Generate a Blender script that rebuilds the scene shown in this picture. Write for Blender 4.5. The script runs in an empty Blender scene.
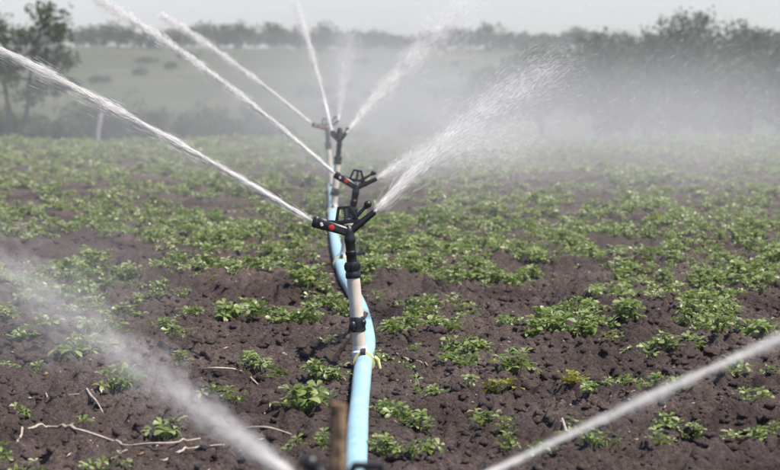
import bpy, math, random
import numpy as np
from mathutils import Vector, Matrix, Euler
R = math.radians
random.seed(7); rng = np.random.default_rng(7)
scene = bpy.context.scene
col = scene.collection

# ------------------------------------------------------------------ camera
FPX, CX, CY, HZ = 2300.0, 390.0, 235.0, 60.0       # focal length in photo pixels, principal point, field horizon row
CAM_H = 0.81
PITCH = math.atan((CY - HZ) / FPX)
cam_d = bpy.data.cameras.new('camera'); cam = bpy.data.objects.new('camera', cam_d); col.objects.link(cam)
cam.location = (0, 0, CAM_H); cam.rotation_euler = (math.pi / 2 - PITCH, 0, 0)
cam_d.sensor_width = 36.0; cam_d.lens = FPX / 780.0 * 36.0
cam_d.clip_start = 0.05; cam_d.clip_end = 4000
cam_d.dof.use_dof = True; cam_d.dof.focus_distance = 6.05; cam_d.dof.aperture_fstop = 8.0
scene.camera = cam

# ------------------------------------------------------------------ sky, sun, exposure
SUN = Vector((0.62, -0.34, 1.25)).normalized()
elev = math.asin(SUN.z); azim = math.atan2(SUN.x, SUN.y)
world = bpy.data.worlds.new('World'); scene.world = world; world.use_nodes = True
wn = world.node_tree; wn.nodes.clear()
wo = wn.nodes.new('ShaderNodeOutputWorld'); wb = wn.nodes.new('ShaderNodeBackground'); ws = wn.nodes.new('ShaderNodeTexSky')
ws.sky_type = 'NISHITA'; ws.sun_disc = False; ws.sun_elevation = elev; ws.sun_rotation = azim
ws.air_density = 1.0; ws.dust_density = .5; ws.ozone_density = 1.0
wb.inputs['Strength'].default_value = 0.086
wt = wn.nodes.new('ShaderNodeMix'); wt.data_type = 'RGBA'; wt.blend_type = 'MULTIPLY'; wt.inputs['Factor'].default_value = 1; wt.inputs['B'].default_value = (.89, .92, 1.19, 1)   # even tint of the whole sky
wn.links.new(ws.outputs[0], wt.inputs['A']); wn.links.new(wt.outputs['Result'], wb.inputs[0]); wn.links.new(wb.outputs[0], wo.inputs[0])
sl = bpy.data.lights.new('sun', 'SUN'); sun = bpy.data.objects.new('sun', sl); col.objects.link(sun)
sl.energy = 4.7; sl.angle = R(0.55); sl.color = (1.0, 0.93, 0.82)
sun.rotation_euler = SUN.to_track_quat('Z', 'Y').to_euler(); sun.location = (8, -5, 20)
vs = scene.view_settings; vs.view_transform = 'Standard'; vs.look = 'None'; vs.exposure = 0.78; vs.gamma = 1.0
cy = scene.cycles
cy.use_denoising = True; cy.max_bounces = 6; cy.diffuse_bounces = 2; cy.glossy_bounces = 2; cy.transmission_bounces = 4
cy.transparent_max_bounces = 16; cy.volume_bounces = 1; cy.volume_step_rate = 1.0; cy.volume_max_steps = 96
cy.use_adaptive_sampling = True; cy.adaptive_threshold = 0.02

# ------------------------------------------------------------------ helpers: geometry
def at(px, py, Y):
    """point seen at photo pixel (px, py), at forward distance Y metres"""
    a, b = (px - CX) / FPX, (CY - py) / FPX
    c, s = math.cos(PITCH), math.sin(PITCH)
    d = Vector((a, c + b * s, -s + b * c))
    return Vector((0, 0, CAM_H)) + d * (Y / d.y)

_T = rng.random((256, 256))
def vnoise(x, y):
    xi = np.floor(x).astype(int); yi = np.floor(y).astype(int)
    fx = x - xi; fy = y - yi
    fx = fx * fx * (3 - 2 * fx); fy = fy * fy * (3 - 2 * fy)
    a = _T[xi & 255, yi & 255]; b = _T[(xi + 1) & 255, yi & 255]
    c = _T[xi & 255, (yi + 1) & 255]; d = _T[(xi + 1) & 255, (yi + 1) & 255]
    return (a * (1 - fx) + b * fx) * (1 - fy) + (c * (1 - fx) + d * fx) * fy
def sn(x, y, w, ox=0.0): return vnoise(x / w + ox, y / w + ox * 1.7) * 2 - 1

_PY = np.array([-60, 0, 20, 23, 30, 45, 60, 100, 115, 150, 200, 260, 330, 380, 480, 700.])
_PZ = np.array([0, 0, 0, -.01, -.25, -.95, -1.7, -3.1, -3.15, -2.4, -1.1, .9, 2.6, 2.4, -1.0, -4.0])
def base_z(y): 
    y = np.asarray(y, float)
    o = np.zeros_like(y)
    for k, wgt in ((-1.5, .25), (0, .5), (1.5, .25)):
        o = o + wgt * np.interp(y + k * np.clip((y - 15) / 20, 0.2, 6), _PY, _PZ)
    return o
hp = [(350, 640), (353, 540), (356, 470), (358, 430), (361, 395), (363, 376), (366.5, 358), (367, 344), (364.5, 328), (358, 308), (351, 294), (345, 283), (341, 271), (337, 254), (334.5, 240), (332.5, 225), (332.5, 212), (332.5, 203), (331.5, 193), (330.5, 184), (331, 176), (332, 170)]
HOSE_Y = np.array([CAM_H * FPX / (b - HZ) for a, b in hp]); HOSE_X = np.array([(a - CX) / FPX * CAM_H * FPX / (b - HZ) for a, b in hp])
def soil_bump(x, y):
    h = .026 * sn(x, y, .85, 3.1) + .016 * sn(x, y, .33, 9.2)
    n1 = sn(x, y, .13, 1.3); h = h + .012 * n1
    n2 = sn(x + .03 * n1, y, .058, 5.5); h = h + .019 * (np.abs(n2) * 1.6 - .6)
    n3 = sn(x, y + .01 * n2, .030, 7.7); h = h + .017 * (np.abs(n3) * 1.5 - .5)
    n4 = sn(x, y, .10, 6.1); h = h - .030 * np.clip(np.abs(n4) - .62, 0, 1) * 2.2 + .0075 * sn(x, y, .017, 2.2)
    return h * trench(x, y)
def trench(x, y):
    """soil pressed flat along the hose"""
    hx = np.interp(y, HOSE_Y, HOSE_X)
    return np.clip(np.abs(x - hx) / .10 - .25, .12, 1.0)
def gz(x, y):
    x = np.asarray(x, float); y = np.asarray(y, float)
    far = np.clip((y - 24) / 30, 0, 1)
    return base_z(y) + soil_bump(x, y) * (1 - far) + far * (.35 * sn(x, y, 37., 4.) * np.clip((y - 24) / 200, 0, 1))
def gzf(x, y): return float(gz(np.array([x]), np.array([y]))[0])
def ground_at(px, py):
    """point of the (smooth) field seen at the photo pixel"""
    Y = CAM_H * FPX / (py - HZ)
    p = at(px, py, Y); return p

class MB:
    def __init__(s): s.v = []; s.f = []
    def add(s, v, f):
        o = len(s.v); s.v += [tuple(p) for p in v]; s.f += [tuple(i + o for i in q) for q in f]; return s
    def tube(s, path, rad, n=10, caps=True, sq=1.0):
        P = [Vector(p) for p in path]; m = len(P)
        rad = list(rad) if hasattr(rad, '__len__') else [rad] * m
        vs_, fs = [], []; up = None
        for i in range(m):
            t = (P[min(i + 1, m - 1)] - P[max(i - 1, 0)]).normalized()
            if up is None:
                up = Vector((0, 0, 1)) if abs(t.z) < .85 else Vector((0, 1, 0))
            a = t.cross(up).normalized(); b = a.cross(t).normalized(); up = b
            for k in range(n):
                an = 2 * math.pi * k / n
                vs_.append(P[i] + a * math.cos(an) * rad[i] + b * math.sin(an) * rad[i] * sq)
        for i in range(m - 1):
            for k in range(n):
                k2 = (k + 1) % n
                fs.append((i * n + k, i * n + k2, (i + 1) * n + k2, (i + 1) * n + k))
        if caps:
            fs.append(tuple(range(n - 1, -1, -1))); fs.append(tuple((m - 1) * n + k for k in range(n)))
        return s.add(vs_, fs)
    def bar(s, a, b, wa, wb, ta, tb, bev=.25):
        """tapered bar from a to b: width (in the a-b / z plane) and thickness (depth), bevelled 8-sided section"""
        a, b = Vector(a), Vector(b); t = (b - a).normalized()
        dep = Vector((0, 1, 0)) if abs(t.y) < .9 else Vector((1, 0, 0))
        u = dep.cross(t).normalized(); w = t.cross(u).normalized()
        vs_ = []
        for p, hw, ht in ((a, wa * .9, ta * .9), (a + t * min(wa, .004), wa, ta), (b - t * min(wb, .004), wb, tb), (b, wb * .85, tb * .85)):
            c = 1 - bev * 1.2
            for x, y in ((1, c), (c, 1), (-c, 1), (-1, c), (-1, -c), (-c, -1), (c, -1), (1, -c)):
                vs_.append(p + u * x * hw / 2 + w * y * ht / 2)
        fs = [tuple(range(7, -1, -1)), tuple(range(24, 32))]
        for r in range(3):
            for k in range(8):
                k2 = (k + 1) % 8; fs.append((r * 8 + k, r * 8 + k2, r * 8 + 8 + k2, r * 8 + 8 + k))
        return s.add(vs_, fs)
    def ball(s, c, r, n=12, m=8, sc=(1, 1, 1)):
        vs_ = [(c[0], c[1], c[2] - r * sc[2])]; fs = []
        for i in range(1, m):
            th = math.pi * i / m
            for k in range(n):
                a = 2 * math.pi * k / n
                vs_.append((c[0] + r * sc[0] * math.sin(th) * math.cos(a), c[1] + r * sc[1] * math.sin(th) * math.sin(a), c[2] - r * sc[2] * math.cos(th)))
        vs_.append((c[0], c[1], c[2] + r * sc[2])); L = len(vs_) - 1
        for k in range(n):
            k2 = (k + 1) % n; fs.append((0, 1 + k2, 1 + k)); fs.append((L, L - n + k, L - n + k2))
            for i in range(m - 2): fs.append((1 + i * n + k, 1 + i * n + k2, 1 + (i + 1) * n + k2, 1 + (i + 1) * n + k))
        return s.add(vs_, fs)
    def lathe(s, prof, n=20, c=(0, 0, 0)):
        vs_, fs = [], []
        for r, z in prof:
            for k in range(n):
                a = 2 * math.pi * k / n; vs_.append((c[0] + r * math.cos(a), c[1] + r * math.sin(a), c[2] + z))
        for i in range(len(prof) - 1):
            for k in range(n):
                k2 = (k + 1) % n; fs.append((i * n + k, i * n + k2, (i + 1) * n + k2, (i + 1) * n + k))
        fs.append(tuple(range(n - 1, -1, -1))); fs.append(tuple((len(prof) - 1) * n + k for k in range(n)))
        return s.add(vs_, fs)
    def build(s, name, m, parent=None, smooth=True, ang=40):
        me = bpy.data.meshes.new(name); me.from_pydata(s.v, [], s.f); me.update()
        return link_mesh(name, me, m, parent, smooth, ang)
def link_mesh(name, me, m, parent=None, smooth=True, ang=None):
    if smooth:
        me.polygons.foreach_set('use_smooth', [True] * len(me.polygons))
        if ang: me.set_sharp_from_angle(angle=R(ang))
    me.materials.append(m)
    o = bpy.data.objects.new(name, me); col.objects.link(o)
    if parent: o.parent = parent
    return o
def np_mesh(name, V, F):
    """fast mesh from arrays; F is (n,3) or (n,4)"""
    me = bpy.data.meshes.new(name); V = np.asarray(V, np.float32); F = np.asarray(F, np.int32)
    n, k = F.shape
    me.vertices.add(len(V)); me.vertices.foreach_set('co', V.ravel())
    me.loops.add(n * k); me.loops.foreach_set('vertex_index', F.ravel())
    me.polygons.add(n); me.polygons.foreach_set('loop_start', np.arange(0, n * k, k, dtype=np.int32))
    me.update(calc_edges=True); return me
def empty(name, loc=(0, 0, 0), parent=None):
    o = bpy.data.objects.new(name, None); col.objects.link(o); o.location = loc; o.empty_display_size = .05
    if parent: o.parent = parent
    return o
def tag(o, label=None, cat=None, group=None, kind=None):
    for k, v in (('label', label), ('category', cat), ('group', group), ('kind', kind)):
        if v: o[k] = v
    return o

# ------------------------------------------------------------------ helpers: materials
def newmat(name):
    m = bpy.data.materials.new(name); m.use_nodes = True; nt = m.node_tree
    b = nt.nodes['Principled BSDF']; return m, nt, b
def N(nt, t, **kw):
    n = nt.nodes.new(t)
    for k, v in kw.items():
        if k.startswith('i_'): n.inputs[k[2:].replace('_', ' ')].default_value = v
        else: setattr(n, k, v)
    return n
def ramp(nt, stops):
    r = N(nt, 'ShaderNodeValToRGB'); e = r.color_ramp.elements
    while len(e) < len(stops): e.new(.5)
    for q, (p, c) in zip(e, stops): q.position = p; q.color = (*c, 1)
    return r
def noise_mat(name, stops, scale=20., rough=.8, detail=6, bump=0., bscale=None, spec=.3, coord='Object', metal=0., rough_var=0.):
    m, nt, b = newmat(name)
    tc = N(nt, 'ShaderNodeTexCoord'); nz = N(nt, 'ShaderNodeTexNoise', i_Scale=scale, i_Detail=float(detail), i_Roughness=.6)
    nt.links.new(tc.outputs[coord], nz.inputs['Vector'])
    r = ramp(nt, stops); nt.links.new(nz.outputs['Fac'], r.inputs[0]); nt.links.new(r.outputs[0], b.inputs['Base Color'])
    b.inputs['Roughness'].default_value = rough; b.inputs['Specular IOR Level'].default_value = spec; b.inputs['Metallic'].default_value = metal
    if bump:
        n2 = N(nt, 'ShaderNodeTexNoise', i_Scale=bscale or scale * 2, i_Detail=6.0); nt.links.new(tc.outputs[coord], n2.inputs['Vector'])
        bp = N(nt, 'ShaderNodeBump', i_Strength=bump, i_Distance=.01); nt.links.new(n2.outputs['Fac'], bp.inputs['Height']); nt.links.new(bp.outputs[0], b.inputs['Normal'])
    if rough_var:
        mr = N(nt, 'ShaderNodeMapRange'); mr.inputs['To Min'].default_value = rough - rough_var; mr.inputs['To Max'].default_value = rough + rough_var
        nt.links.new(nz.outputs['Fac'], mr.inputs['Value']); nt.links.new(mr.outputs[0], b.inputs['Roughness'])
    return m

def soil_material():
    m, nt, b = newmat('soil'); tc = N(nt, 'ShaderNodeTexCoord')
    n1 = N(nt, 'ShaderNodeTexNoise', i_Scale=2.2, i_Detail=4.0); n2 = N(nt, 'ShaderNodeTexNoise', i_Scale=120., i_Detail=8.0, i_Roughness=.72)
    for n in (n1, n2): nt.links.new(tc.outputs['Object'], n.inputs['Vector'])
    r1 = ramp(nt, [(.35, (.060, .042, .035)), (.65, (.135, .104, .090))])
    r2 = ramp(nt, [(.30, (.34, .32, .32)), (.48, (.88, .86, .85)), (.60, (1.35, 1.3, 1.28)), (.70, (2.6, 2.45, 2.35))])
    nt.links.new(n1.outputs['Fac'], r1.inputs[0]); nt.links.new(n2.outputs['Fac'], r2.inputs[0])
    mx = N(nt, 'ShaderNodeMix', data_type='RGBA', blend_type='MULTIPLY'); mx.inputs['Factor'].default_value = 1
    nt.links.new(r1.outputs[0], mx.inputs['A']); nt.links.new(r2.outputs[0], mx.inputs['B']); nt.links.new(mx.outputs['Result'], b.inputs['Base Color'])
    b.inputs['Roughness'].default_value = .82; b.inputs['Specular IOR Level'].default_value = .25
    n3 = N(nt, 'ShaderNodeTexNoise', i_Scale=160., i_Detail=5.0, i_Roughness=.7); nt.links.new(tc.outputs['Object'], n3.inputs['Vector'])
    bp = N(nt, 'ShaderNodeBump', i_Strength=1.0, i_Distance=.016); nt.links.new(n3.outputs['Fac'], bp.inputs['Height']); nt.links.new(bp.outputs[0], b.inputs['Normal'])
    return m
def leaf_material(name, stops, trans=.35, rough=.45, spec=.35, trans_col=(.20, .30, .04)):
    m, nt, b = newmat(name); g = N(nt, 'ShaderNodeNewGeometry'); r = ramp(nt, stops)
    nt.links.new(g.outputs['Random Per Island'], r.inputs[0]); nt.links.new(r.outputs[0], b.inputs['Base Color'])
    b.inputs['Roughness'].default_value = rough; b.inputs['Specular IOR Level'].default_value = spec
    t = N(nt, 'ShaderNodeBsdfTranslucent'); mx = N(nt, 'ShaderNodeMixShader'); mx.inputs[0].default_value = trans
    mc = N(nt, 'ShaderNodeMix', data_type='RGBA'); mc.inputs['Factor'].default_value = .5
    mc.inputs['B'].default_value = (*trans_col, 1); nt.links.new(r.outputs[0], mc.inputs['A']); nt.links.new(mc.outputs['Result'], t.inputs['Color'])
    out = nt.nodes['Material Output']
    nt.links.new(b.outputs[0], mx.inputs[1]); nt.links.new(t.outputs[0], mx.inputs[2]); nt.links.new(mx.outputs[0], out.inputs['Surface'])
    return m
def water_material():
    m, nt, b = newmat('spray_water')
    nt.nodes.remove(b); out = nt.nodes['Material Output']
    d = N(nt, 'ShaderNodeBsdfDiffuse'); d.inputs['Color'].default_value = (.58, .57, .55, 1)
    t = N(nt, 'ShaderNodeBsdfTranslucent'); t.inputs['Color'].default_value = (.58, .57, .55, 1)
    tr = N(nt, 'ShaderNodeBsdfTransparent')
    a = N(nt, 'ShaderNodeAddShader'); c = N(nt, 'ShaderNodeMixShader'); c.inputs[0].default_value = .56
    nt.links.new(d.outputs[0], a.inputs[0]); nt.links.new(t.outputs[0], a.inputs[1])
    nt.links.new(a.outputs[0], c.inputs[1]); nt.links.new(tr.outputs[0], c.inputs[2]); nt.links.new(c.outputs[0], out.inputs['Surface'])
    return m

M = {}
M['soil'] = soil_material()
M['grass'] = noise_mat('hill_grass', [(.3, (.034, .042, .017)), (.5, (.058, .066, .026)), (.7, (.10, .092, .046))], scale=.06, rough=.9, detail=10)
M['leaf'] = leaf_material('crop_leaf', [(0, (.095, .150, .030)), (.42, (.165, .225, .058)), (.72, (.26, .31, .105)), (.9, (.42, .43, .23)), (1, (.60, .60, .42))], trans=.40, spec=.5, rough=.4)
M['yleaf'] = leaf_material('yellowing_leaf', [(0, (.16, .17, .025)), (1, (.30, .29, .06))], trans=.3, trans_col=(.35, .30, .04))
M['dead'] = noise_mat('dry_leaf', [(.3, (.30, .13, .05)), (.7, (.45, .24, .11))], 60, .7)
M['tree_leaf'] = leaf_material('tree_leaf', [(0, (.026, .042, .016)), (.6, (.050, .072, .026)), (1, (.085, .105, .042))], trans=.25, rough=.6, spec=.2, trans_col=(.08, .12, .02))
M['bark'] = noise_mat('bark', [(.3, (.06, .048, .038)), (.7, (.15, .125, .10))], 9, .9, bump=.6)
M['black'] = noise_mat('black_plastic', [(.35, (.006, .006, .007)), (.75, (.015, .0145, .014))], 45, .42, spec=.5, rough_var=.12)
M['pvc'] = noise_mat('beige_plastic_pipe', [(.3, (.46, .39, .31)), (.55, (.58, .51, .42)), (.8, (.65, .59, .51))], 22, .45, spec=.4)
M['hose'] = noise_mat('blue_hose', [(.30, (.25, .43, .455)), (.55, (.32, .52, .545)), (.8, (.43, .61, .63))], 16, .35, spec=.5, bump=.12, bscale=60)
M['red'] = noise_mat('red_plastic', [(.4, (.38, .025, .022)), (.7, (.50, .06, .05))], 80, .35)
M['white'] = noise_mat('white_print', [(.4, (.55, .55, .54)), (.7, (.75, .75, .74))], 90, .5)
M['steel'] = noise_mat('spring_steel', [(.4, (.09, .092, .095)), (.7, (.20, .20, .20))], 60, .35, metal=.8)
M['yellow'] = noise_mat('yellow_strap', [(.4, (.48, .46, .17)), (.7, (.60, .58, .30))], 40, .5)
M['wood'] = noise_mat('stake_wood', [(.35, (.055, .034, .020)), (.5, (.17, .11, .062)), (.68, (.30, .21, .125))], 45, .8, bump=.5)
M['dark_wood'] = noise_mat('dark_twig', [(.3, (.12, .082, .055)), (.7, (.30, .22, .15))], 40, .85, bump=.4)
M['root'] = noise_mat('dry_root', [(.3, (.24, .19, .14)), (.7, (.46, .39, .31))], 50, .8)
M['concrete'] = noise_mat('weathered_post', [(.3, (.18, .175, .165)), (.7, (.30, .29, .28))], 8, .9)
M['water'] = water_material()

# ------------------------------------------------------------------ the ground
def grid(x0, x1, nx, y0, y1, ny, zf):
    xs = np.linspace(x0, x1, nx); ys = np.linspace(y0, y1, ny)
    X, Y = np.meshgrid(xs, ys); Z = zf(X, Y)
    V = np.stack([X.ravel(), Y.ravel(), Z.ravel()], 1)
    i = np.arange((ny - 1) * nx).reshape(ny - 1, nx)[:, :-1].ravel()
    return V, np.stack([i, i + 1, i + nx + 1, i + nx], 1)
V1, F1 = grid(-1.75, 1.75, 590, 3.9, 9.5, 760, gz)
V2, F2 = grid(-5.6, 5.6, 400, 9.4, 26, 480, lambda x, y: gz(x, y) - .012 * (y < 9.48))
me = np_mesh('field', np.concatenate([V1, V2]), np.concatenate([F1, F2 + len(V1)]))
tag(link_mesh('field', me, M['soil']), kind='structure')
def coarse(x, y):
    z = gz(x, y)
    near = np.clip((27 - y) / 3, 0, 1) * np.clip((7 - np.abs(x)) / 1, 0, 1)
    return z - .09 * near - .02
ys = np.unique(np.concatenate([np.arange(-3, 32, .5), np.arange(32, 130, 2.), np.arange(130, 620, 6.)]))
xs = np.unique(np.concatenate([np.arange(-10, 10, .5), np.arange(-60, 60.1, 3.), np.arange(-300, 301, 12.)]))
X, Y = np.meshgrid(xs, ys); V = np.stack([X.ravel(), Y.ravel(), coarse(X, Y).ravel()], 1)
i = np.arange((len(ys) - 1) * len(xs)).reshape(len(ys) - 1, len(xs))[:, :-1].ravel()
me = np_mesh('ground', V, np.stack([i, i + 1, i + len(xs) + 1, i + len(xs)], 1))
gr = tag(link_mesh('ground', me, M['grass']), kind='structure')
me.materials.append(M['soil'])
cent = V[me.polygons[0].vertices[0]]
me.polygons.foreach_set('material_index', (Y.ravel()[i] < 25.5).astype(np.int32))

# loose clods lying on the soil
def clods(n, x0, x1, y0, y1, smin, smax):
    ph = (1 + 5 ** .5) / 2
    ico = np.array([(-1, ph, 0), (1, ph, 0), (-1, -ph, 0), (1, -ph, 0), (0, -1, ph), (0, 1, ph), (0, -1, -ph), (0, 1, -ph), (ph, 0, -1), (ph, 0, 1), (-ph, 0, -1), (-ph, 0, 1)]) / 1.9
    fc = np.array([(0, 11, 5), (0, 5, 1), (0, 1, 7), (0, 7, 10), (0, 10, 11), (1, 5, 9), (5, 11, 4), (11, 10, 2), (10, 7, 6), (7, 1, 8), (3, 9, 4), (3, 4, 2), (3, 2, 6), (3, 6, 8), (3, 8, 9), (4, 9, 5), (2, 4, 11), (6, 2, 10), (8, 6, 7), (9, 8, 1)])
    x = rng.uniform(x0, x1, n); y = rng.uniform(y0, y1, n); s = smin + (smax - smin) * rng.random(n) ** 3
    z = gz(x, y)
    Vv = ico[None] * s[:, None, None] * rng.uniform(.45, 1.45, (n, 12, 1)) * np.stack([rng.uniform(.8, 1.4, n), rng.uniform(.8, 1.3, n), rng.uniform(.55, .9, n)], 1)[:, None]
    a = rng.uniform(0, 6.28, n); c, s_ = np.cos(a)[:, None], np.sin(a)[:, None]
    Vx = Vv[..., 0] * c - Vv[..., 1] * s_; Vy = Vv[..., 0] * s_ + Vv[..., 1] * c
    P = np.stack([Vx + x[:, None], Vy + y[:, None], Vv[..., 2] + (z + s * .12)[:, None]], 2).reshape(-1, 3)
    return P, (fc[None] + (np.arange(n) * 12)[:, None, None]).reshape(-1, 3)
Pa, Fa = clods(17000, -1.5, 1.5, 4.2, 8.0, .0026, .0150); Pb, Fb = clods(4000, -2.4, 2.4, 8.0, 13, .004, .016)
o = link_mesh('soil_clods', np_mesh('soil_clods', np.concatenate([Pa, Pb]), np.concatenate([Fa, Fb + len(Pa)])), M['soil'], None, False)
tag(o, 'loose dark brown soil crumbs and clods scattered over the field', 'soil clods', kind='stuff')

# ------------------------------------------------------------------ trees and shrubs behind the field
def foliage(blobs, nclump, per, leaf, spread=.30):
    """leaf quads in clumps through several ellipsoid lobes: blobs = [(centre, radii)]"""
    wts = np.array([b[1][0] * b[1][1] * b[1][2] for b in blobs]) ** .75; wts /= wts.sum()
    pick = rng.choice(len(blobs), nclump, p=wts)
    C = np.array([b[0] for b in blobs])[pick]; Rr = np.array([b[1] for b in blobs])[pick]
    d = rng.normal(size=(nclump, 3)); d /= np.linalg.norm(d, axis=1)[:, None]
    q = C + d * Rr * (rng.random(nclump) ** .45 * rng.uniform(.75, 1.05, nclump))[:, None]
    cs = Rr.mean(1) * spread * rng.uniform(.5, 1.4, nclump)
    p = np.repeat(q, per, 0) + np.clip(rng.normal(size=(nclump * per, 3)), -1.6, 1.6) * np.repeat(cs, per)[:, None] * .6
    n = len(p); u = rng.normal(size=(n, 3)); u /= np.linalg.norm(u, axis=1)[:, None]
    w = np.cross(u, rng.normal(size=(n, 3))); w /= np.linalg.norm(w, axis=1)[:, None]
    L = leaf * rng.uniform(.6, 1.4, n)[:, None]
    V = np.stack([p - u * L, p + w * L * .45, p + u * L, p - w * L * .45], 1).reshape(-1, 3)
    return V, np.arange(n * 4).reshape(n, 4)
def tree(name, label, cat, base, stems, blobs, nclump, per, leaf, group=None, trunk_r=.06, spread=.3):
    t = empty(name, base); tag(t, label, cat, group)
    mb = MB()
    for st in stems:
        k = len(st); mb.tube(st, [trunk_r * (1 - .7 * q / (k - 1)) for q in range(k)], 7)
    for b in blobs:                                                   # a limb into each lobe
        st = random.choice(stems); a = Vector(st[len(st) // 2]); c = Vector(b[0])
        mid = (a + c) / 2 + Vector((random.uniform(-.1, .1), random.uniform(-.1, .1), -.08)) * b[1][0]
        mb.tube([a, mid, c], [trunk_r * .5, trunk_r * .34, trunk_r * .12], 5)
    mb.build('trunk', M['bark'], t)
    V, F = foliage(blobs, nclump, per, leaf, spread)
    link_mesh('crown', np_mesh('crown', V, F), M['tree_leaf'], t, smooth=False)
    return t
def rblobs(w, h, z0, n, dep=None):
    out = []
    for k in range(n):
        a = (k + .5) / n * 2 - 1 + random.uniform(-.2, .2); a = max(-1, min(1, a)) * .62
        hh = h * (1 - .35 * abs(a)) * random.uniform(.75, 1.0)
        r = w / 2 * random.uniform(.34, .5)
        zc = z0 + (hh - z0) * random.uniform(.45, .62)
        out.append(((a * w / 2, random.uniform(-.3, .3) * (dep or w) / 2, zc), (r, (dep or w) * .3, max(.15, (hh - zc)))))
    return out
def stems_for(h, w, n, lean=.2):
    out = []
    for k in range(n):
        dx = random.uniform(-1, 1) * w * .22; pts = []
        for q in range(5):
            f = q / 4; pts.append((dx * f ** 1.2 + random.uniform(-.04, .04) * w * f, random.uniform(-.1, .1) * w * f, -.15 + f * h * .62))
        out.append(pts)
    return out

# open tree with two stems at the left edge of the field
Yt = 58.; k = Yt / FPX
bx = at(20, 150, Yt).x; bz = gzf(bx, Yt); top = at(0, -12, Yt).z - bz; ppx = lambda px: (px - 20) * k; ppz = lambda py: at(0, py, Yt).z - bz
stems = [[(ppx(10), 0, -.2), (ppx(9), .1, ppz(110)), (ppx(3), 0, ppz(70)), (ppx(-6), 0, ppz(35)), (ppx(-10), 0, ppz(10))],
         [(ppx(22), .1, -.2), (ppx(27), 0, ppz(118)), (ppx(30), .1, ppz(80)), (ppx(36), 0, ppz(48)), (ppx(46), .1, ppz(18))]]
bl = []
for px, py, rx, ry in ((48, 16, 20, 15), (62, 33, 14, 13), (25, 40, 26, 17), (-8, 30, 24, 20), (50, 58, 20, 13), (10, 70, 26, 17), (58, 85, 14, 12), (-20, 65, 24, 22), (32, 92, 22, 11), (70, 60, 9, 10)):
    bl.append(((ppx(px), random.uniform(-.5, .5), ppz(py)), (rx * k, .55, ry * k)))
tree('tree', 'open leafy tree with two thin stems beyond the field edge', 'tree', (bx, Yt, bz), stems, bl, 250, 15, .065, trunk_r=.075, spread=.42)
# shrubs in front of the slope
shr = [(105, 92, 150, 62, 68.), (150, 100, 150, 60, 74.), (188, 108, 152, 50, 70.), (225, 104, 150, 54, 78.), (275, 112, 150, 56, 84.), (60, 104, 152, 56, 66.), (345, 118, 150, 60, 86.), (420, 112, 150, 64, 84.), (5, 96, 152, 60, 72.), (36, 100, 152, 56, 76.), (84, 84, 150, 56, 96.), (130, 84, 150, 70, 98.), (205, 90, 150, 70, 98.), (250, 96, 150, 60, 96.)]
for px, pt, pb, pw, Yd in shr:
    k = Yd / FPX; x = at(px, 150, Yd).x; z = gzf(x, Yd); h = at(px, pt, Yd).z - z; w = pw * k
    tree('shrub', 'dusky rounded shrub between the crop field and the grassy slope', 'shrub', (x, Yd, z), stems_for(h, w, 3), rblobs(w, h, .25, 5), 110, 14, .075, 'shrubs at the foot of the slope', .05)
# big misted trees on the right: full domed crowns
big = [(545, 44, 100, 108.), (596, 32, 92, 104.), (648, 30, 96, 102.), (700, 12, 120, 98.), (752, 26, 100, 97.), (805, 34, 100, 95.), (492, 66, 84, 106.), (725, 60, 96, 88.), (620, 66, 96, 92.), (672, 72, 80, 90.)]
for q, (px, pt, pw, Yd) in enumerate(big):
    k = Yd / FPX; x = at(px, 150, Yd).x; z = gzf(x, Yd); h = at(px, pt, Yd).z - z; w = pw * k
    bl = [((0, 0, h * .62), (w * .48, w * .40, h * .36)), ((0, 0, h * .76), (w * .38, w * .3, h * .22))]
    for j in range(9):
        a = j / 9 * 6.283 + random.uniform(-.3, .3); rr = random.uniform(.28, .42)
        bl.append(((math.cos(a) * w * rr, math.sin(a) * w * rr, h * random.uniform(.34, .74)), (w * random.uniform(.15, .24), w * .2, h * random.uniform(.13, .22))))
    bl.append(((random.uniform(-.12, .12) * w, 0, h * .84), (w * .30, w * .2, h * .17)))
    lab = 'tallest domed tree standing out above the trees behind the drifting spray' if q == 3 else 'broad dark tree standing behind the drifting spray'
    tree('broad_tree', lab, 'tree', (x, Yd, z), stems_for(h, w, 2), bl, 520, 16, .11, None if q == 3 else 'trees behind the drifting spray', .11, .26)
# skyline trees on the crest of the slope
sky = [(-8, 18, 50, 3), (45, 26, 46, 0), (92, 24, 34, 0), (118, 22, 34, 0), (150, 30, 30, 0), (180, 27, 30, 0), (212, 19, 40, 0), (238, 22, 30, 0), (272, 25, 34, 0), (298, 27, 32, 0), (325, 25, 36, 0), (352, 31, 30, 0), (375, 30, 32, 0), (402, 34, 32, 0), (432, 30, 34, 0), (462, 25, 36, 0), (490, 24, 34, 0), (516, 30, 36, 0), (548, 33, 36, 0), (580, 30, 36, 0), (612, 32, 36, 0), (760, 34, 40, 0), (800, 30, 50, 0)]
for px, pt, pw, q in sky:
    Yd = 318. + random.uniform(-14, 14); k = Yd / FPX; x = at(px, 45, Yd).x; z = gzf(x, Yd); h = max(1.6, at(px, pt, Yd).z - z); w = pw * k * 1.55; h *= 1.08
    tree('skyline_tree', 'small bushy tree on the skyline along the crest of the slope', 'tree', (x, Yd, z), stems_for(h, w, 2), rblobs(w, h * 1.1, .1, 6) + [((0, 0, h * .35), (w * .48, w * .3, h * .36))], 150, 12, .22, 'trees along the skyline', .12)
# scattered scrub up the slope
for j in range(16):
    Yd = random.uniform(130, 260); px = random.uniform(60, 560); k = Yd / FPX; x = at(px, 100, Yd).x; z = gzf(x, Yd); h = random.uniform(.8, 1.5); w = h * random.uniform(1.5, 3)
    tree('scrub_bush', 'low scrub bush on the open grassy slope', 'bush', (x, Yd, z), stems_for(h, w, 2), rblobs(w, h, .1, 4), 50, 12, .12, 'bushes scattered up the slope', .05)
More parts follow.
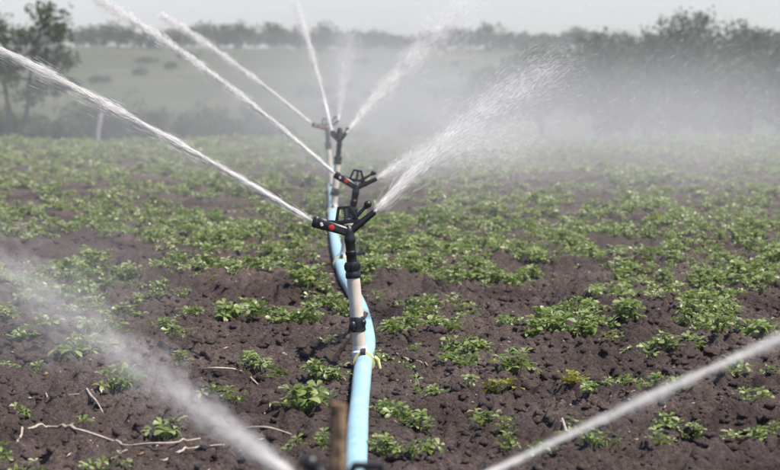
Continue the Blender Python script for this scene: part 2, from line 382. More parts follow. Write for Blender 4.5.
# pale post at the edge of the field
Yp = 46.; p = at(98, 152, Yp); z = gzf(p.x, Yp); h = at(98, 113, Yp).z - z
mb = MB(); hw = .048
mb.tube([(0, 0, -.2), (.0, 0, h * .5), (.07, 0, h * .97), (.072, 0, h)], [hw, hw, hw * .95, hw * .7], 8)
o = mb.build('fence_post', M['concrete']); o.location = (p.x, Yp, z); tag(o, 'pale leaning post at the far edge of the field near the open tree', 'post')

# ------------------------------------------------------------------ hose
HR = .0232
ctrl = []
for px, py in hp:
    g = ground_at(px, py); ctrl.append(Vector((g.x, g.y, base_z(g.y) + HR * .55)))
def catmull(P, n):
    out = []
    for i in range(len(P) - 1):
        p0, p1, p2, p3 = P[max(i - 1, 0)], P[i], P[i + 1], P[min(i + 2, len(P) - 1)]
        for q in range(n):
            t = q / n
            out.append(.5 * ((2 * p1) + (p2 - p0) * t + (2 * p0 - 5 * p1 + 4 * p2 - p3) * t * t + (3 * p1 - p0 - 3 * p2 + p3) * t ** 3))
    out.append(P[-1]); return out
hpath = catmull(ctrl, 10)
for p in hpath:
    p.z = float(base_z(p.y)) + HR * .72 + .30 * (np.mean([gzf(p.x + dx, p.y) for dx in (-.02, 0, .02)]) - float(base_z(p.y)))
hz_xy = np.array([(p.x, p.y) for p in hpath])
hose = empty('irrigation_hose', hpath[0]); tag(hose, 'pale blue water hose snaking between the sprinkler risers over the soil', 'hose')
mb = MB(); o0 = hpath[0]
mb.tube([p - o0 for p in hpath], [HR * (1 + .025 * math.sin(i * .31) + random.uniform(-.007, .007)) for i in range(len(hpath))], 20, sq=.95)
mb.build('hose', M['hose'], hose)

# ------------------------------------------------------------------ sprinklers
U = .001
def head_meshes():
    d = {}
    b = MB(); b.lathe([(18.5 * U, 0), (20 * U, 2 * U), (20 * U, 14 * U), (18.6 * U, 16 * U), (18.6 * U, 20 * U), (20.2 * U, 22 * U), (20.2 * U, 38 * U), (18.5 * U, 42 * U), (15 * U, 43 * U)], 22)
    for kk in range(12):
        a = kk * math.pi / 6; b.bar((20 * U * math.cos(a), 20 * U * math.sin(a), 23 * U), (20 * U * math.cos(a), 20 * U * math.sin(a), 37 * U), .003, .003, .003, .003)
    d['coupling'] = b
    b = MB(); b.lathe([(13.5 * U, 42 * U), (13.5 * U, 60 * U), (15 * U, 62 * U), (15 * U, 70 * U), (13 * U, 72 * U), (13 * U, 92 * U), (14.6 * U, 94 * U), (14.6 * U, 108 * U), (13 * U, 112 * U), (14 * U, 120 * U), (11 * U, 134 * U), (5 * U, 140 * U)], 20)
    d['stem'] = b
    b = MB(); b.bar((-2 * U, 0, 122 * U), (-60 * U, 0, 146 * U), .023, .026, .022, .022); b.bar((-58 * U, 0, 145.2 * U), (-82 * U, 0, 154.6 * U), .0285, .029, .024, .024); b.bar((-80 * U, 0, 154 * U), (-93 * U, 0, 159 * U), .0310, .0295, .026, .025, .3)
    d['large_barrel'] = b
    b = MB(); b.tube([(2 * U, 0, 122 * U), (30 * U, 0, 141 * U), (62 * U, 0, 162.5 * U), (70 * U, 0, 168 * U), (73 * U, 0, 170 * U)], [.0105, .0095, .0082, .0082, .005], 12)
    b.tube([(28 * U, 0, 139.6 * U), (36 * U, 0, 145 * U)], [.0105, .0105], 12)
    d['small_barrel'] = b
    b = MB()
    TL, TR, BL, BR = (-22 * U, 0, 187 * U), (7 * U, 0, 187 * U), (-31 * U, 0, 150 * U), (24 * U, 0, 150 * U)
    b.bar((-25 * U, 0, 187.5 * U), (10 * U, 0, 187.5 * U), .0075, .0075, .014, .014)
    b.bar(TL, BL, .0075, .0085, .012, .012); b.bar(TR, BR, .0085, .0105, .012, .012)
    b.bar((-60 * U, .001, 154 * U), (-26 * U, .001, 150 * U), .010, .009, .015, .015); b.bar((-28 * U, .001, 150 * U), (28 * U, .001, 149 * U), .009, .009, .016, .016)
    b.bar((24 * U, 0, 150 * U), (8 * U, 0, 128 * U), .009, .010, .012, .012); b.bar((-24 * U, 0, 148 * U), (-3 * U, 0, 128 * U), .008, .010, .012, .012)
    d['bridge'] = b
    b = MB(); pts = []
    for q in range(73):
        a = q / 72 * 6 * 2 * math.pi; pts.append((-6 * U + 6.5 * U * math.cos(a), 6.5 * U * math.sin(a), (154 + 30 * q / 72) * U))
    b.tube(pts, .0009, 5); b.tube([(-6 * U, 0, 150 * U), (-6 * U, 0, 186 * U)], .0028, 8)
    d['spring'] = b
    b = MB(); b.bar((10 * U, .012, 149 * U), (52 * U, .012, 186 * U), .011, .0085, .009, .009); b.bar((-14 * U, .004, 147 * U), (14 * U, .012, 151 * U), .008, .010, .009, .009)
    d['impact_arm'] = b
    b = MB(); b.ball((56 * U, .012, 189.5 * U), .0105, 14, 8, (1.05, .9, .95)); b.tube([(47 * U, .012, 180 * U), (52 * U, .012, 186 * U)], [.0058, .0075], 10)
    d['counterweight'] = b
    b = MB(); b.tube([(-45 * U, -.0095, 138.5 * U), (-45 * U, -.0135, 138.5 * U), (-45 * U, -.0145, 138.5 * U)], [.0082, .0082, .0066], 16)
    d['red_plug'] = b
    b = MB(); b.bar((-68.5 * U, -.0115, 145 * U), (-71.5 * U, -.0115, 154.5 * U), .0075, .0075, .0015, .0015)
    d['white_mark'] = b
    return d
HM = head_meshes()
hm_mesh = {}
def head_part(k, m, parent):
    if k not in hm_mesh:
        o = HM[k].build(k, M[m], parent); hm_mesh[k] = o.data; return o
    o = bpy.data.objects.new(k, hm_mesh[k]); col.objects.link(o); o.parent = parent; return o
SPR = []
def sprinkler(base_px, top_px, Y, rot, label, tape=None, hose_dir=None):
    """base_px: foot of the riser on the hose; top_px: lower rim of the black coupling"""
    b = at(*base_px, Y); b.z = float(base_z(Y)) + HR * 1.2
    t = at(*top_px, Y); ax = (t - b); L = ax.length
    q = Vector((0, 0, 1)).rotation_difference(ax.normalized())
    root = empty('sprinkler', b); root.rotation_mode = 'QUATERNION'; root.rotation_quaternion = q; tag(root, label, 'sprinkler', None)
    mb = MB(); mb.lathe([(17.6 * U, .012), (17.8 * U, L * .5), (17.5 * U, L + .003)], 20); mb.build('riser_pipe', M['pvc'], root)
    # saddle clamp over the hose: collar, cuff round the hose and yellow strap
    mb = MB(); mb.lathe([(22 * U, -.004), (23 * U, .004), (23 * U, .016), (19 * U, .020), (18.6 * U, .030)], 20); mb.build('collar', M['white'], root)
    i = int(np.argmin(np.hypot(hz_xy[:, 0] - b.x, hz_xy[:, 1] - b.y))); i = max(1, min(len(hpath) - 2, i))
    hd = (hpath[i + 1] - hpath[i - 1]).normalized(); qi = q.inverted(); c = qi @ (hpath[i] - b); hd = qi @ hd
    mb = MB(); mb.tube([c - hd * .032, c - hd * .026, c + hd * .026, c + hd * .032], [HR * 1.07, HR * 1.16, HR * 1.16, HR * 1.07], 20); mb.build('saddle_cuff', M['hose'], root)
    mb = MB(); s0 = -.036; mb.tube([c + hd * s0, c + hd * (s0 + .001), c + hd * (s0 + .010), c + hd * (s0 + .011)], [HR * 1.12, HR * 1.27, HR * 1.27, HR * 1.12], 20)
    sd = hd.cross(Vector((0, 0, 1))).normalized(); cc = c + hd * (s0 + .005)
    mb.tube([cc + sd * HR * 1.2 + Vector((0, 0, .012)), cc + sd * HR * 1.55 + Vector((0, 0, .004)), cc + sd * HR * 1.7 - Vector((0, 0, .020))], [.006, .006, .005], 8)
    mb.build('strap', M['yellow'], root)
    mb = MB(); mb.bar(c - hd * .048 + Vector((0, 0, HR * 1.05)), c - hd * .020 + Vector((0, 0, HR * 1.35)), .012, .014, .012, .014); mb.build('clip', M['black'], root)
    if tape:
        z = L * tape; mb = MB(); prof = [(18.5 * U, z - .020), (21 * U, z - .017), (20.4 * U, z - .008), (22.5 * U, z), (20.8 * U, z + .007), (21.4 * U, z + .016), (18.6 * U, z + .020)]
        mb.lathe(prof, 18); mb.ball((-.012, -.016, z - .002), .011, 10, 6, (1, .8, 1.2)); mb.ball((.015, -.012, z + .004), .009, 10, 6)
        mb.bar((-.018, -.018, z - .004), (-.026, -.016, z - .022), .008, .005, .003, .003); mb.build('tape_binding', M['black'], root)
    hd_ = empty('sprinkler_head', (0, 0, L), root); hd_.rotation_euler = (0, 0, rot)
    # three levels: sprinkler > head parts sit straight on the head empty
    for kk, mm in (('coupling', 'black'), ('stem', 'black'), ('large_barrel', 'black'), ('small_barrel', 'black'), ('bridge', 'black'), ('spring', 'steel'), ('impact_arm', 'black'), ('counterweight', 'black'), ('red_plug', 'red'), ('white_mark', 'white')):
        head_part(kk, mm, hd_)
    W = Matrix.Translation(b) @ q.to_matrix().to_4x4() @ Matrix.Translation((0, 0, L)) @ Matrix.Rotation(rot, 4, 'Z')
    info = dict(big=W @ Vector((-.094, 0, .1595)), small=W @ Vector((.073, 0, .170)), root=root, b=b, t=t, L=L); SPR.append(info); return info
def Yof(py): return CAM_H * FPX / (py - HZ)
S1 = sprinkler((360.5, 368), (353.3, 278), 6.03, R(2), 'black twin-nozzle sprinkler on a beige riser with a stick tied to it', tape=.42)
S2 = sprinkler((343.5, 268), (351, 218), 9.0, R(0), 'black sprinkler on a leaning riser directly behind the one with the tied stick')
S3 = sprinkler((333.5, 214), (337.5, 164), 12.1, R(-62), 'misted sprinkler on a pale riser, throwing a jet steeply over the slope', tape=.38)
S4 = sprinkler((331.0, 192), (328.5, 149), 14.1, R(10), 'farthest grey misted sprinkler at the end of the hose')
S0 = sprinkler((346, 800), (352.5, 632), 2.52, R(180), 'blurred black sprinkler beside the upright wooden stake', None)

# ------------------------------------------------------------------ stakes
def stick(name, pts, r, m, label, cat, n=8, sq=1.0):
    b = Vector(pts[0]); mb = MB(); P = catmull([Vector(p) - b for p in pts], 5)
    mb.tube(P, [r * (1 - .18 * i / len(P) + random.uniform(-.07, .07)) for i in range(len(P))], n, sq=sq)
    o = mb.build(name, m); o.location = b; tag(o, label, cat); return o
p0 = at(329, 372, 6.10); p0.z = -.03
stick('stick', [p0, at(341, 349, 6.085), at(353, 332, 6.075), at(361, 321, 6.07), at(366.5, 312, 6.07)], .0074, M['dark_wood'], 'thin brown stick leaning against the riser under its black binding', 'stick')
st0 = at(337.5, 560, 2.62); st0.z = -.05
tp = at(338.5, 411, 2.62)
stick('stake', [st0, st0.lerp(tp, .35) + Vector((.001, 0, 0)), st0.lerp(tp, .7), tp - Vector((0, 0, .002)), tp], .0118, M['wood'], 'rough upright wooden stake with a broken top in front of the hose', 'stake', 7)

# ------------------------------------------------------------------ roots, twigs and dry leaves on the soil
def litter(name, pts, r, label, cat, m='root', lift=.004):
    P = []
    for px, py in pts:
        g = ground_at(px, py); P.append(Vector((g.x, g.y, max(gzf(g.x, g.y), -.01) + lift)))
    q = Vector(P[0]); C = catmull(P, 7)
    for c in C: c.z = max(c.z, gzf(c.x, c.y) + r * .55)
    mb = MB(); mb.tube([p - q for p in C], [r * (1 - .45 * abs(2 * i / len(C) - .8) + random.uniform(-.1, .1)) for i in range(len(C))], 6)
    o = mb.build(name, M[m]); o.location = q; return tag(o, label, cat)
litter('root', [(17, 458), (20, 448), (28, 440), (48, 434), (75, 440), (105, 442), (125, 448), (150, 451), (175, 450), (200, 441)], .0038, 'long pale wavy root lying across the bare soil', 'root', lift=.010)
litter('twig', [(46, 398), (52, 405), (72, 407), (92, 412), (103, 423)], .0032, 'bent pale twig on the soil above the long wavy root', 'twig', lift=.008)
litter('twig', [(92, 409), (101, 406), (112, 403)], .003, 'short straight twig touching the bent twig', 'twig', lift=.008)
litter('twig', [(190, 374), (212, 381), (240, 380), (258, 388)], .0034, 'pale crooked twig under the grey water jet', 'twig', lift=.010)
litter('twig', [(150, 466), (166, 463), (180, 455), (200, 450), (222, 448)], .0034, 'pale forked twig beside the end of the long root', 'twig', lift=.010)
litter('twig', [(246, 432), (268, 435), (292, 436)], .0028, 'thin pale twig on the soil near the wooden stake', 'twig', lift=.008)
litter('twig', [(562, 430), (570, 442), (580, 456)], .0045, 'thick brown twig among leaves under the low water jet', 'twig', lift=.012)
litter('twig', [(483, 347), (491, 348), (501, 352)], .003, 'pinkish straw lying against a crop plant', 'straw', lift=.016)
litter('twig', [(403, 361), (416, 361), (428, 366)], .0028, 'short brown twig on bare soil right of the hose', 'twig', lift=.008)
def dry_leaf(px, py, s, label):
    g = ground_at(px, py); mb = MB(); vs_, fs = [], []
    for iy in range(5):
        for ix in range(5):
            u, v = ix / 2 - 1, iy / 2 - 1; w = math.sqrt(max(0, 1 - v * v * .95)) * .55
            vs_.append((v * s, u * w * s, .35 * s * (u * u * .6 + .5 * v * v) + .004))
    for iy in range(4):
        for ix in range(4): k = iy * 5 + ix; fs.append((k, k + 1, k + 6, k + 5))
    mb.add(vs_, fs); o = mb.build('dry_leaf', M['dead'], None, True, None); o.location = (g.x, g.y, gzf(g.x, g.y) + .006)
    o.rotation_euler = (R(-18), R(random.uniform(-12, 12)), R(random.uniform(0, 60))); tag(o, label, 'dry leaf')
dry_leaf(46, 382, .014, 'orange dry leaf below a crop plant on the left')
dry_leaf(299, 386, .013, 'orange dry leaf on soil left of the riser foot')
dry_leaf(457, 420, .012, 'reddish dry leaf against a green crop plant')
dry_leaf(742, 454, .017, 'reddish brown dry leaf in front of an upright leafy plant')
dry_leaf(141, 464, .014, 'curled brown dry leaf below the long wavy root')

# straw bits and pale flecks lying on the soil
nb = 600; bx_ = rng.uniform(-1.4, 1.4, nb); by_ = rng.uniform(4.3, 9.0, nb); bz_ = gz(bx_, by_) + .004; ba = rng.uniform(0, 6.28, nb); bl_ = .003 + .016 * rng.random(nb) ** 2.2
D_ = np.stack([np.cos(ba) * bl_, np.sin(ba) * bl_, rng.uniform(-.15, .3, nb) * bl_], 1); S_ = np.stack([-np.sin(ba), np.cos(ba), ba * 0 + .3], 1) * (bl_ * .12 + .0008)[:, None]; C_ = np.stack([bx_, by_, bz_], 1)
Vb = np.stack([C_ - D_ - S_, C_ + D_ - S_ * .6, C_ + D_ * .9 + S_, C_ + np.array([0, 0, .003])], 1).reshape(-1, 3)
Fb_ = (np.array([(0, 1, 3), (1, 2, 3), (2, 0, 3), (0, 2, 1)])[None] + (np.arange(nb) * 4)[:, None, None]).reshape(-1, 3)
tag(link_mesh('straw_bits', np_mesh('straw_bits', Vb, Fb_), M['root'], None, False), 'pale bits of straw and dry stalk scattered on the soil', 'straw', kind='stuff')

# ------------------------------------------------------------------ crop plants
def leaf_arrays(seed):
    r = random.Random(seed); V, F = [], []
    el = R(r.choice([26, 40, 54, 66, 76, 84])) ; L = r.uniform(.036, .056)
    tip = Vector((math.cos(el) * L, r.uniform(-.004, .004), math.sin(el) * L * .95))
    mid = tip * .5 + Vector((-.004, 0, .006))
    def tri_tube(a, b, ra, rb):
        o = len(V); t = (b - a).normalized(); u = t.cross(Vector((0, 1, .1))).normalized(); w = t.cross(u)
        for p, q in ((a, ra), (b, rb)):
            for k in range(3): an = k * 2.094; V.append(p + u * math.cos(an) * q + w * math.sin(an) * q)
        for k in range(3): F.append((o + k, o + (k + 1) % 3, o + 3 + (k + 1) % 3)); F.append((o + k, o + 3 + (k + 1) % 3, o + 3 + k))
    tri_tube(Vector((0, 0, 0)), mid, .0016, .0013); tri_tube(mid, tip, .0013, .0009)
    pit = R(r.uniform(-30, 70)); 
    rot = Matrix.Rotation(-pit, 3, 'Y') @ Matrix.Rotation(R(r.uniform(-35, 35)), 3, 'X')
    for j, (az, off) in enumerate(((48, .000), (-48, .000), (118, -.006), (-118, -.006))):
        az = R(az + r.uniform(-14, 14)); ln = r.uniform(.017, .028); wd = ln * r.uniform(.26, .37); cup = r.uniform(.15, .45); dr = r.uniform(-.25, .35)
        prof = ((0, 0.0), (.38, .62), (.74, 1.0), (1.0, .30))
        o = len(V); pts = []
        d = Vector((math.cos(az), math.sin(az), 0)); s = Vector((-math.sin(az), math.cos(az), 0))
        V_ = [Vector((0, 0, 0))]
        for f, w in prof[1:3]:
            z0 = -dr * ln * f * f + .002
            V_ += [d * ln * f - s * wd * w + Vector((0, 0, z0 + cup * wd * w)), d * ln * f + Vector((0, 0, z0)), d * ln * f + s * wd * w + Vector((0, 0, z0 + cup * wd * w))]
        zt = -dr * ln
        V_ += [d * ln - s * wd * .35 + Vector((0, 0, zt + .001)), d * ln * 1.01 + Vector((0, 0, zt)), d * ln + s * wd * .35 + Vector((0, 0, zt + .001))]
        for p in V_: V.append(tip + rot @ (p + Vector((off, 0, 0))))
        F.extend([(o, o + 1, o + 2), (o, o + 2, o + 3)])
        for a in (1, 4):
            for q in (0, 1): F.append((o + a + q, o + a + 3 + q, o + a + 4 + q)); F.append((o + a + q, o + a + 4 + q, o + a + 1 + q))
    return np.array([tuple(v) for v in V], float), np.array(F, int)
LEAVES = [leaf_arrays(100 + k) for k in range(18)]
leaf_mesh = {}
def leaf_data(k, m):
    if (k, m) not in leaf_mesh:
        me = np_mesh('leaf', *LEAVES[k]); me.polygons.foreach_set('use_smooth', [True] * len(me.polygons)); me.materials.append(M[m]); leaf_mesh[(k, m)] = me
    return leaf_mesh[(k, m)]
mb = MB(); mb.tube([(0, 0, -.02), (.001, 0, .004), (0, .001, .016)], [.0034, .003, .0018], 6)
stem_me = {}
def stem_data():
    if 'm' not in stem_me:
        o = mb.build('stem', M['leaf']); stem_me['m'] = o.data; bpy.data.objects.remove(o)
    return stem_me['m']
def plant_layout(w, rnd):
    """leaf placements of one clump about w metres across"""
    n = max(4, min(26, int(round(w / .115 * 18 + rnd.uniform(-2, 2))))); out = []
    sub = [(0, 0)] if w < .075 else [(rnd.uniform(-.3, .3) * w, rnd.uniform(-.2, .2) * w) for _ in range(3 if w > .10 else 2)]
    sc = min(1.2, max(.66, w / .10))
    for q in range(n):
        ox, oy = sub[q % len(sub)]
        out.append((rnd.randrange(len(LEAVES)), ox, oy, rnd.uniform(-.004, .004), q * 2.4 + rnd.uniform(-.5, .5), rnd.uniform(-.25, .25), sc * rnd.uniform(.72, 1.15)))
    return out
near = [(4,375,14),(18,373,20),(38,378,24),(82,364,40),(120,398,48),(20,424,14),(83,433,17),(165,444,38),(3,471,16),(18,472,18),(38,472,16),(95,473,18),(116,474,10),(130,473,12),(180,372,18),
 (257,380,28),(250,372,14),(281,381,18),(316,385,30),(337,384,26),(310,412,44),(213,398,20),(232,404,16),(300,452,24),(322,454,22),(381,364,13),(386,416,24),(382,456,28),
 (404,367,16),(452,364,24),(470,368,26),(516,375,36),(419,392,12),(435,399,20),(400,420,30),(420,424,26),(384,413,14),(480,429,30),(503,434,26),(388,459,28),(412,465,22),(430,456,20),(510,463,30),(540,463,26),(575,456,30),
 (590,404,26),(620,384,30),(608,387,10),(655,400,26),(677,402,26),(735,372,30),(770,376,22),(745,402,16),(666,446,30),(695,451,28),(660,463,24),(757,450,28),(774,447,26),(760,426,18),(590,463,24),(606,461,18),(730,453,9),
 (30,344,26),(48,343,26),(75,361,28),(92,338,30),(112,340,26),(18,321,22),(25,303,24),(62,299,26),(58,278,18),(125,310,26),(165,331,26),(180,336,22),(191,346,12),(190,313,20),(228,323,28),(250,322,28),(284,324,30),(306,323,28),(327,311,26),(342,316,20),(330,343,13),(300,293,30),(212,291,11),
 (462,350,30),(482,348,26),(415,349,20),(455,360,24),(392,331,24),(410,326,30),(436,322,14),(536,338,26),(555,336,34),(577,339,22),(590,338,28),(612,342,22),(640,352,24),(665,350,30),(690,345,26),(715,342,28),(745,338,30),(772,336,26),(625,325,34),(600,318,26),(568,318,20)]
yell = [(468, 390, 16), (500, 392, 28), (572, 393, 24), (583, 386, 12)]
spots = []
prs = random.Random(21)
for px, py, w in near:
    g = ground_at(px, py); spots.append((g.x, g.y, w * g.y / FPX * 1.18, 'leaf'))
for px, py, w in yell:
    g = ground_at(px, py); spots.append((g.x, g.y, w * g.y / FPX * 1.2, 'yleaf'))
taken = [(s[0], s[1]) for s in spots]
cellsz = .13; cells = {}
for x, y in taken: cells.setdefault((int(x // cellsz), int(y // cellsz)), []).append((x, y))
def free(x, y, r):
    cx_, cy_ = int(x // cellsz), int(y // cellsz)
    for a in (-1, 0, 1):
        for b in (-1, 0, 1):
            for q in cells.get((cx_ + a, cy_ + b), ()):
                if (q[0] - x) ** 2 + (q[1] - y) ** 2 < r * r: return False
    return True
tries = 0
while tries < 16000:
    tries += 1
    y = math.sqrt(prs.uniform(6.7 ** 2, 24.0 ** 2)); x = prs.uniform(-1, 1) * (y * .17 + .35)
    py = HZ + CAM_H * FPX / y; px = CX + x / y * FPX
    if py > 332 and 0 < px < 780: continue
    if py > 322 and px < 380: continue
    dens = float(vnoise(np.array([x / .55 + 31]), np.array([y / 1.1 + 17]))[0]) * .55 + .45 * float(vnoise(np.array([x / .2]), np.array([y / .4]))[0])
    thr = .40 if y < 17 else .30
    if dens < thr: continue
    if prs.random() > (.74 if y < 12 else .44): continue
    if np.min(np.hypot(hz_xy[:, 0] - x, hz_xy[:, 1] - y)) < .055: continue
    if not free(x, y, .055): continue
    cells.setdefault((int(x // cellsz), int(y // cellsz)), []).append((x, y))
    spots.append((x, y, prs.uniform(.038, .105), 'leaf' if prs.random() > .004 else 'yleaf'))
def in_frame(s):
    px = CX + s[0] / s[1] * FPX; return -15 < px < 795
vis = sorted([s for s in spots if in_frame(s)], key=lambda s: -s[2] / s[1]); rest = [s for s in spots if not in_frame(s)]
things, far = vis[:300], vis[300:] + rest
print('plants', len(spots), 'in frame', len(vis))
for x, y, w, m in things:
    z = gzf(x, y)
    root = empty('crop_plant', (x, y, z - .002)); root.rotation_euler = (0, 0, prs.uniform(0, 6.28))
    dh = float(np.min(np.hypot(hz_xy[:, 0] - x, hz_xy[:, 1] - y)))
    size = 'tiny few-leaved' if w < .062 else 'broad bushy' if w > .105 else 'small'
    where = 'right beside the pale blue hose' if dh < .16 else 'on the barer soil near the sprinkler with the tied stick' if y < 6.4 else 'in the greener part of the field past the stick-tied sprinkler' if y < 9.0 else 'in the field beyond the second sprinkler'
    if m == 'leaf': tag(root, f'{size} green crop plant {where}', 'crop plant', f'{size} crop plants {where}')
    else: tag(root, 'yellowing crop plant with pale yellow green leaves on the soil', 'crop plant', 'yellowing crop plants')
    s = bpy.data.objects.new('stem', stem_data()); col.objects.link(s); s.parent = root
    for k, ox, oy, oz, az, tilt, sc in plant_layout(w, prs):
        l = bpy.data.objects.new('leaf', leaf_data(k, m)); col.objects.link(l); l.parent = root
        l.location = (ox, oy, oz); l.rotation_euler = (tilt, 0, az); l.scale = (sc, sc, sc)
Vs, Fs, off = [], [], 0
for x, y, w, m in far:
    z = gzf(x, y); a0 = prs.uniform(0, 6.28)
    for k, ox, oy, oz, az, tilt, sc in plant_layout(w, prs):
        if y > 15 and prs.random() < .25: continue
        Mx = Matrix.Translation((x, y, z)) @ Matrix.Rotation(a0, 4, 'Z') @ Matrix.Translation((ox, oy, oz)) @ Euler((tilt, 0, az)).to_matrix().to_4x4()
        A = np.array(Mx); v = LEAVES[k][0] * sc * (1.1 if y > 14 else 1); Vs.append(v @ A[:3, :3].T + A[:3, 3]); Fs.append(LEAVES[k][1] + off); off += len(v)
o = link_mesh('crop_plants', np_mesh('crop_plants', np.concatenate(Vs), np.concatenate(Fs)), M['leaf'])
tag(o, 'mass of small green crop plants covering the far part of the field', 'crop plants', kind='stuff')

# ------------------------------------------------------------------ water
def spindles(P, D, L, r):
    """thin six-sided water streaks: centres P, unit directions D, lengths L, radii r"""
    n = len(P); h = np.tile(np.array([[.3, .2, .93]]), (n, 1)); u = np.cross(D, h); u /= np.linalg.norm(u, axis=1)[:, None]; w = np.cross(D, u)
    V = np.empty((n, 4, 3)); V[:, 0] = P - D * L[:, None] / 2; V[:, 3] = P + D * L[:, None] / 2
    a = rng.uniform(0, 6.28, n)[:, None]; e = u * np.cos(a) + w * np.sin(a); g = np.cross(D, e)
    V[:, 1] = P + D * (L * .15)[:, None] + e * r[:, None] - g * r[:, None] * .6; V[:, 2] = P + D * (L * .05)[:, None] - e * r[:, None] - g * r[:, None] * .6
    V[:, 0] += g * r[:, None] * .5; V[:, 3] += g * r[:, None] * .5
    f = np.array([(0, 1, 2), (3, 2, 1), (0, 3, 1), (0, 2, 3)])
    return V.reshape(-1, 3), (f[None] + (np.arange(n) * 4)[:, None, None]).reshape(-1, 3)
def jet(label, P0, px1, Y1, length, w0, w1, n, core, v=11., rad=(.0006, .0016), pw=1.2, fall=.12, slen=(.012, .04), thin=.85):
    """a ballistic jet leaving P0 towards the point at pixel px1, distance Y1"""
    P0 = Vector(P0); T = at(*px1, Y1); d = T - P0; t1 = d.length / v
    vel = (d + Vector((0, 0, .5 * 9.8 * t1 * t1))) / t1                 # launch velocity that passes through T
    V0 = np.array(vel); G = np.array((0, 0, -9.8)); p0 = np.array(P0); tl = length / v
    pos = lambda t: p0 + V0 * t[:, None] + .5 * G * (t ** 2)[:, None]
    root = empty('water_jet', P0); tag(root, label, 'water jet')
    # solid core near the nozzle
    ts = np.linspace(-.004 / v, core / v, 26); C = pos(ts) - p0
    mbj = MB(); mbj.tube([tuple(c) for c in C], [w0 * .5 * (1 + .9 * (q / 25)) * (1 - .85 * max(0, q / 25 - .55) / .45) * random.uniform(.85, 1.12) for q in range(26)], 9)
    mbj.build('jet_core', M['water'], root)
    # streaks and drops
    Ls = rng.uniform(*slen, n)
    f = np.maximum(rng.random(n) ** thin, Ls * .5 / length); t = f * tl
    sig = w0 * .28 + w1 * .5 * f ** pw
    lump = 1 + .28 * np.sin(f * 37 + rng.random() * 6) * (f > .25)      # the stream breaks into pulses
    tang = V0 + G * t[:, None]; tang /= np.linalg.norm(tang, axis=1)[:, None]
    a = np.cross(tang, np.array((0, 0, 1.))); a /= np.linalg.norm(a, axis=1)[:, None]; b = np.cross(a, tang)
    g1, g2 = rng.normal(size=n) * sig * lump, rng.normal(size=n) * sig * lump
    wide = rng.random(n) < fall; g1[wide] *= 2.6; g2[wide] = g2[wide] * 2.2 - np.abs(rng.normal(size=wide.sum())) * w1 * f[wide] * 1.2
    P = pos(t) - p0 + a * g1[:, None] + b * g2[:, None]
    D = tang + a * (g1 / (length * f + .05))[:, None] * .8 + b * (g2 / (length * f + .05))[:, None] * .8 + rng.normal(size=(n, 3)) * .03
    D /= np.linalg.norm(D, axis=1)[:, None]
    rr = rng.uniform(*rad, n) * np.where(wide, .7, 1)
    Vv, Ff = spindles(P, D, Ls, rr)
    o = link_mesh('droplets', np_mesh('droplets', Vv, Ff), M['water'], root, smooth=False); o['kind'] = 'stuff'
    return root
jet('long white jet leaving the thick barrel of the sprinkler with the tied stick', S1['big'], (0, 50), 6.25, 1.25, .0085, .0105, 11000, .34, pw=1.0, rad=(.00022, .0006), fall=.14, slen=(.012, .07), thin=1.0)
jet('spreading jet from the thin nozzle of the sprinkler with the tied stick', S1['small'], (500, 100), 7.2, 2.1, .007, .085, 10000, .16, pw=1.0, fall=.15, rad=(.00018, .00042), slen=(.03, .14), thin=1.45)
jet('white jet from the thick barrel of the second sprinkler, rising over the slope', S2['big'], (178, 50), 9.9, 2.0, .010, .022, 10000, .34, pw=1.2, rad=(.0003, .0007), fall=.14, slen=(.015, .09), thin=1.0)
jet('faint fanned jet from the thin nozzle of the second sprinkler', S2['small'], (450, 146), 10.2, 3.0, .008, .19, 12000, .16, pw=1.0, fall=.2, rad=(.00025, .0006), slen=(.03, .14), thin=1.15)
jet('steep narrow jet rising from the misted third sprinkler', S3['big'], (305, 32), 13.4, 1.9, .012, .024, 7000, .5, pw=1.3, rad=(.0004, .0009), slen=(.015, .09), thin=1.1)
jet('pale broad jet from the thin nozzle of the misted third sprinkler', S3['small'], (412, 58), 12.6, 1.6, .010, .13, 7000, .18, pw=1.0, rad=(.0003, .0007), fall=.2, slen=(.03, .12), thin=1.1)
jet('white jet thrown away from the farthest sprinkler at the end of the hose', S4['big'], (203, 42), 14.8, 1.6, .012, .026, 7000, .4, pw=1.2, rad=(.0004, .001), slen=(.015, .09), thin=1.05)
jet('faint upright plume from the farthest sprinkler', S4['small'], (348, 42), 15.4, 1.7, .010, .11, 4000, .1, pw=1.0, rad=(.0003, .0008), slen=(.03, .12))
jet('blurred thick spray jet from the sprinkler beside the wooden stake', S0['small'], (130, 358), 2.40, .66, .008, .050, 15000, .05, pw=.8, rad=(.00006, .00018), fall=.12, slen=(.006, .022), thin=1.45)
jet('straight low jet passing over the crop, from the sprinkler beside the stake', S0['big'], (780, 338), 2.62, .95, .005, .0062, 9000, .10, pw=.6, rad=(.00008, .0002), fall=.08, slen=(.008, .03))

# drifting fine drops on the right
def drops(name, label, n, boxpx, Y0, Y1, dirv, L, r):
    px = rng.uniform(boxpx[0], boxpx[1], n); py = rng.uniform(boxpx[2], boxpx[3], n); Yd = rng.uniform(Y0, Y1, n)
    P = np.array([tuple(at(a, b, c)) for a, b, c in zip(px, py, Yd)])
    P = P[P[:, 2] > base_z(P[:, 1]) + .02]; n = len(P)
    D = np.array(dirv)[None] + rng.normal(size=(n, 3)) * .12; D /= np.linalg.norm(D, axis=1)[:, None]
    o = P.mean(0); V, F = spindles(P - o, D, rng.uniform(*L, n), rng.uniform(*r, n))
    ob = link_mesh(name, np_mesh(name, V, F), M['water'], None, False); ob.location = tuple(o); tag(ob, label, 'spray', kind='stuff')
drops('spray_drops', 'fine slanting drops drifting down the wind on the right', 6000, (420, 830, -20, 190), 8., 18., (.8, .2, .55), (.012, .05), (.0002, .0006))

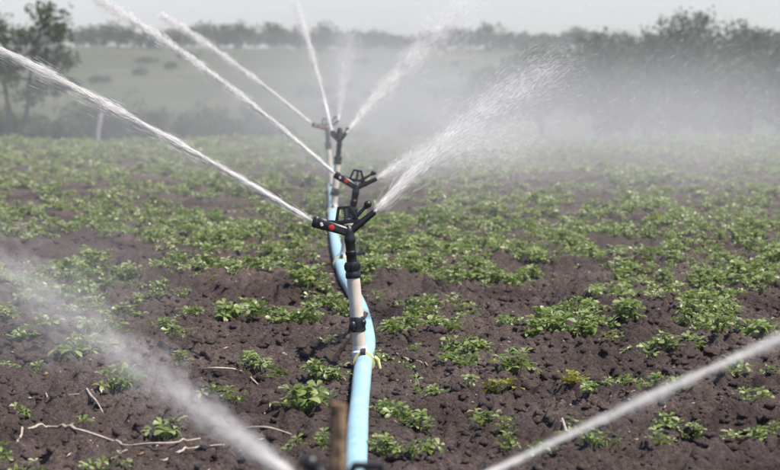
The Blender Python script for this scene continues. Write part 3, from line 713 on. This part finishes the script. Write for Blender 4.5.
# ------------------------------------------------------------------ drifting mist (uneven) and the haze of the air
def mist(name, label, c, rad, dens, nscale=.35, aniso=.3):
    m = bpy.data.materials.new(name); m.use_nodes = True; nt = m.node_tree; nt.nodes.clear()
    out = N(nt, 'ShaderNodeOutputMaterial'); pv = N(nt, 'ShaderNodeVolumePrincipled'); pv.inputs['Color'].default_value = (.98, .955, .88, 1); pv.inputs['Anisotropy'].default_value = aniso
    tc = N(nt, 'ShaderNodeTexCoord'); ln = N(nt, 'ShaderNodeVectorMath', operation='LENGTH'); nt.links.new(tc.outputs['Object'], ln.inputs[0])
    mr = N(nt, 'ShaderNodeMapRange', interpolation_type='SMOOTHERSTEP'); mr.inputs['From Min'].default_value = 1.0; mr.inputs['From Max'].default_value = .05
    nt.links.new(ln.outputs['Value'], mr.inputs['Value'])
    g = N(nt, 'ShaderNodeNewGeometry'); nz = N(nt, 'ShaderNodeTexNoise', i_Scale=nscale, i_Detail=3.0); nt.links.new(g.outputs['Position'], nz.inputs['Vector'])
    m2 = N(nt, 'ShaderNodeMapRange'); m2.inputs['From Min'].default_value = .32; m2.inputs['From Max'].default_value = .68; m2.inputs['To Max'].default_value = dens * 1.7; m2.inputs['To Min'].default_value = dens * .3
    nt.links.new(nz.outputs['Fac'], m2.inputs['Value'])
    mu = N(nt, 'ShaderNodeMath', operation='MULTIPLY'); nt.links.new(mr.outputs[0], mu.inputs[0]); nt.links.new(m2.outputs[0], mu.inputs[1])
    nt.links.new(mu.outputs[0], pv.inputs['Density']); nt.links.new(pv.outputs[0], out.inputs['Volume'])
    b = MB(); b.ball((0, 0, 0), 1.0, 20, 12); o = b.build(name, m); o.location = c; o.scale = rad
    tag(o, label, 'mist', kind='stuff'); return o
mist('spray_mist', 'pale drifting spray mist over the far field on the right', at(640, 150, 19.), (4.2, 11., .92), .062, .5)
mist('spray_mist', 'thin veil of spray hanging over the whole crop field', (.8, 16., .35), (6.5, 11.5, 1.0), .055, .4)
mist('spray_mist', 'pale spray mist around the farther sprinklers', at(390, 95, 15.), (1.5, 5., .8), .13, 1.2)
mist('spray_mist', 'thin spray mist drifting over the crop left of the stake', at(60, 290, 4.2), (.34, 1.2, .20), .20, 3.)

hb = MB(); x0, x1, y0, y1, z0, z1 = -310, 310, -8, 630, -6.5, 9.5
hb.add([(x0, y0, z0), (x1, y0, z0), (x1, y1, z0), (x0, y1, z0), (x0, y0, z1), (x1, y0, z1), (x1, y1, z1), (x0, y1, z1)], [(3, 2, 1, 0), (4, 5, 6, 7), (0, 1, 5, 4), (1, 2, 6, 5), (2, 3, 7, 6), (3, 0, 4, 7)])
hm = bpy.data.materials.new('haze'); hm.use_nodes = True; hm.node_tree.nodes.clear()
ho = N(hm.node_tree, 'ShaderNodeOutputMaterial'); hv = N(hm.node_tree, 'ShaderNodeVolumePrincipled'); hv.inputs['Color'].default_value = (.975, .955, .89, 1); hv.inputs['Density'].default_value = .00092; hv.inputs['Anisotropy'].default_value = .3
hm.node_tree.links.new(hv.outputs[0], ho.inputs['Volume'])
o = hb.build('haze', hm, None, False); tag(o, 'pale haze of water in the air over the whole field', 'haze', kind='stuff')
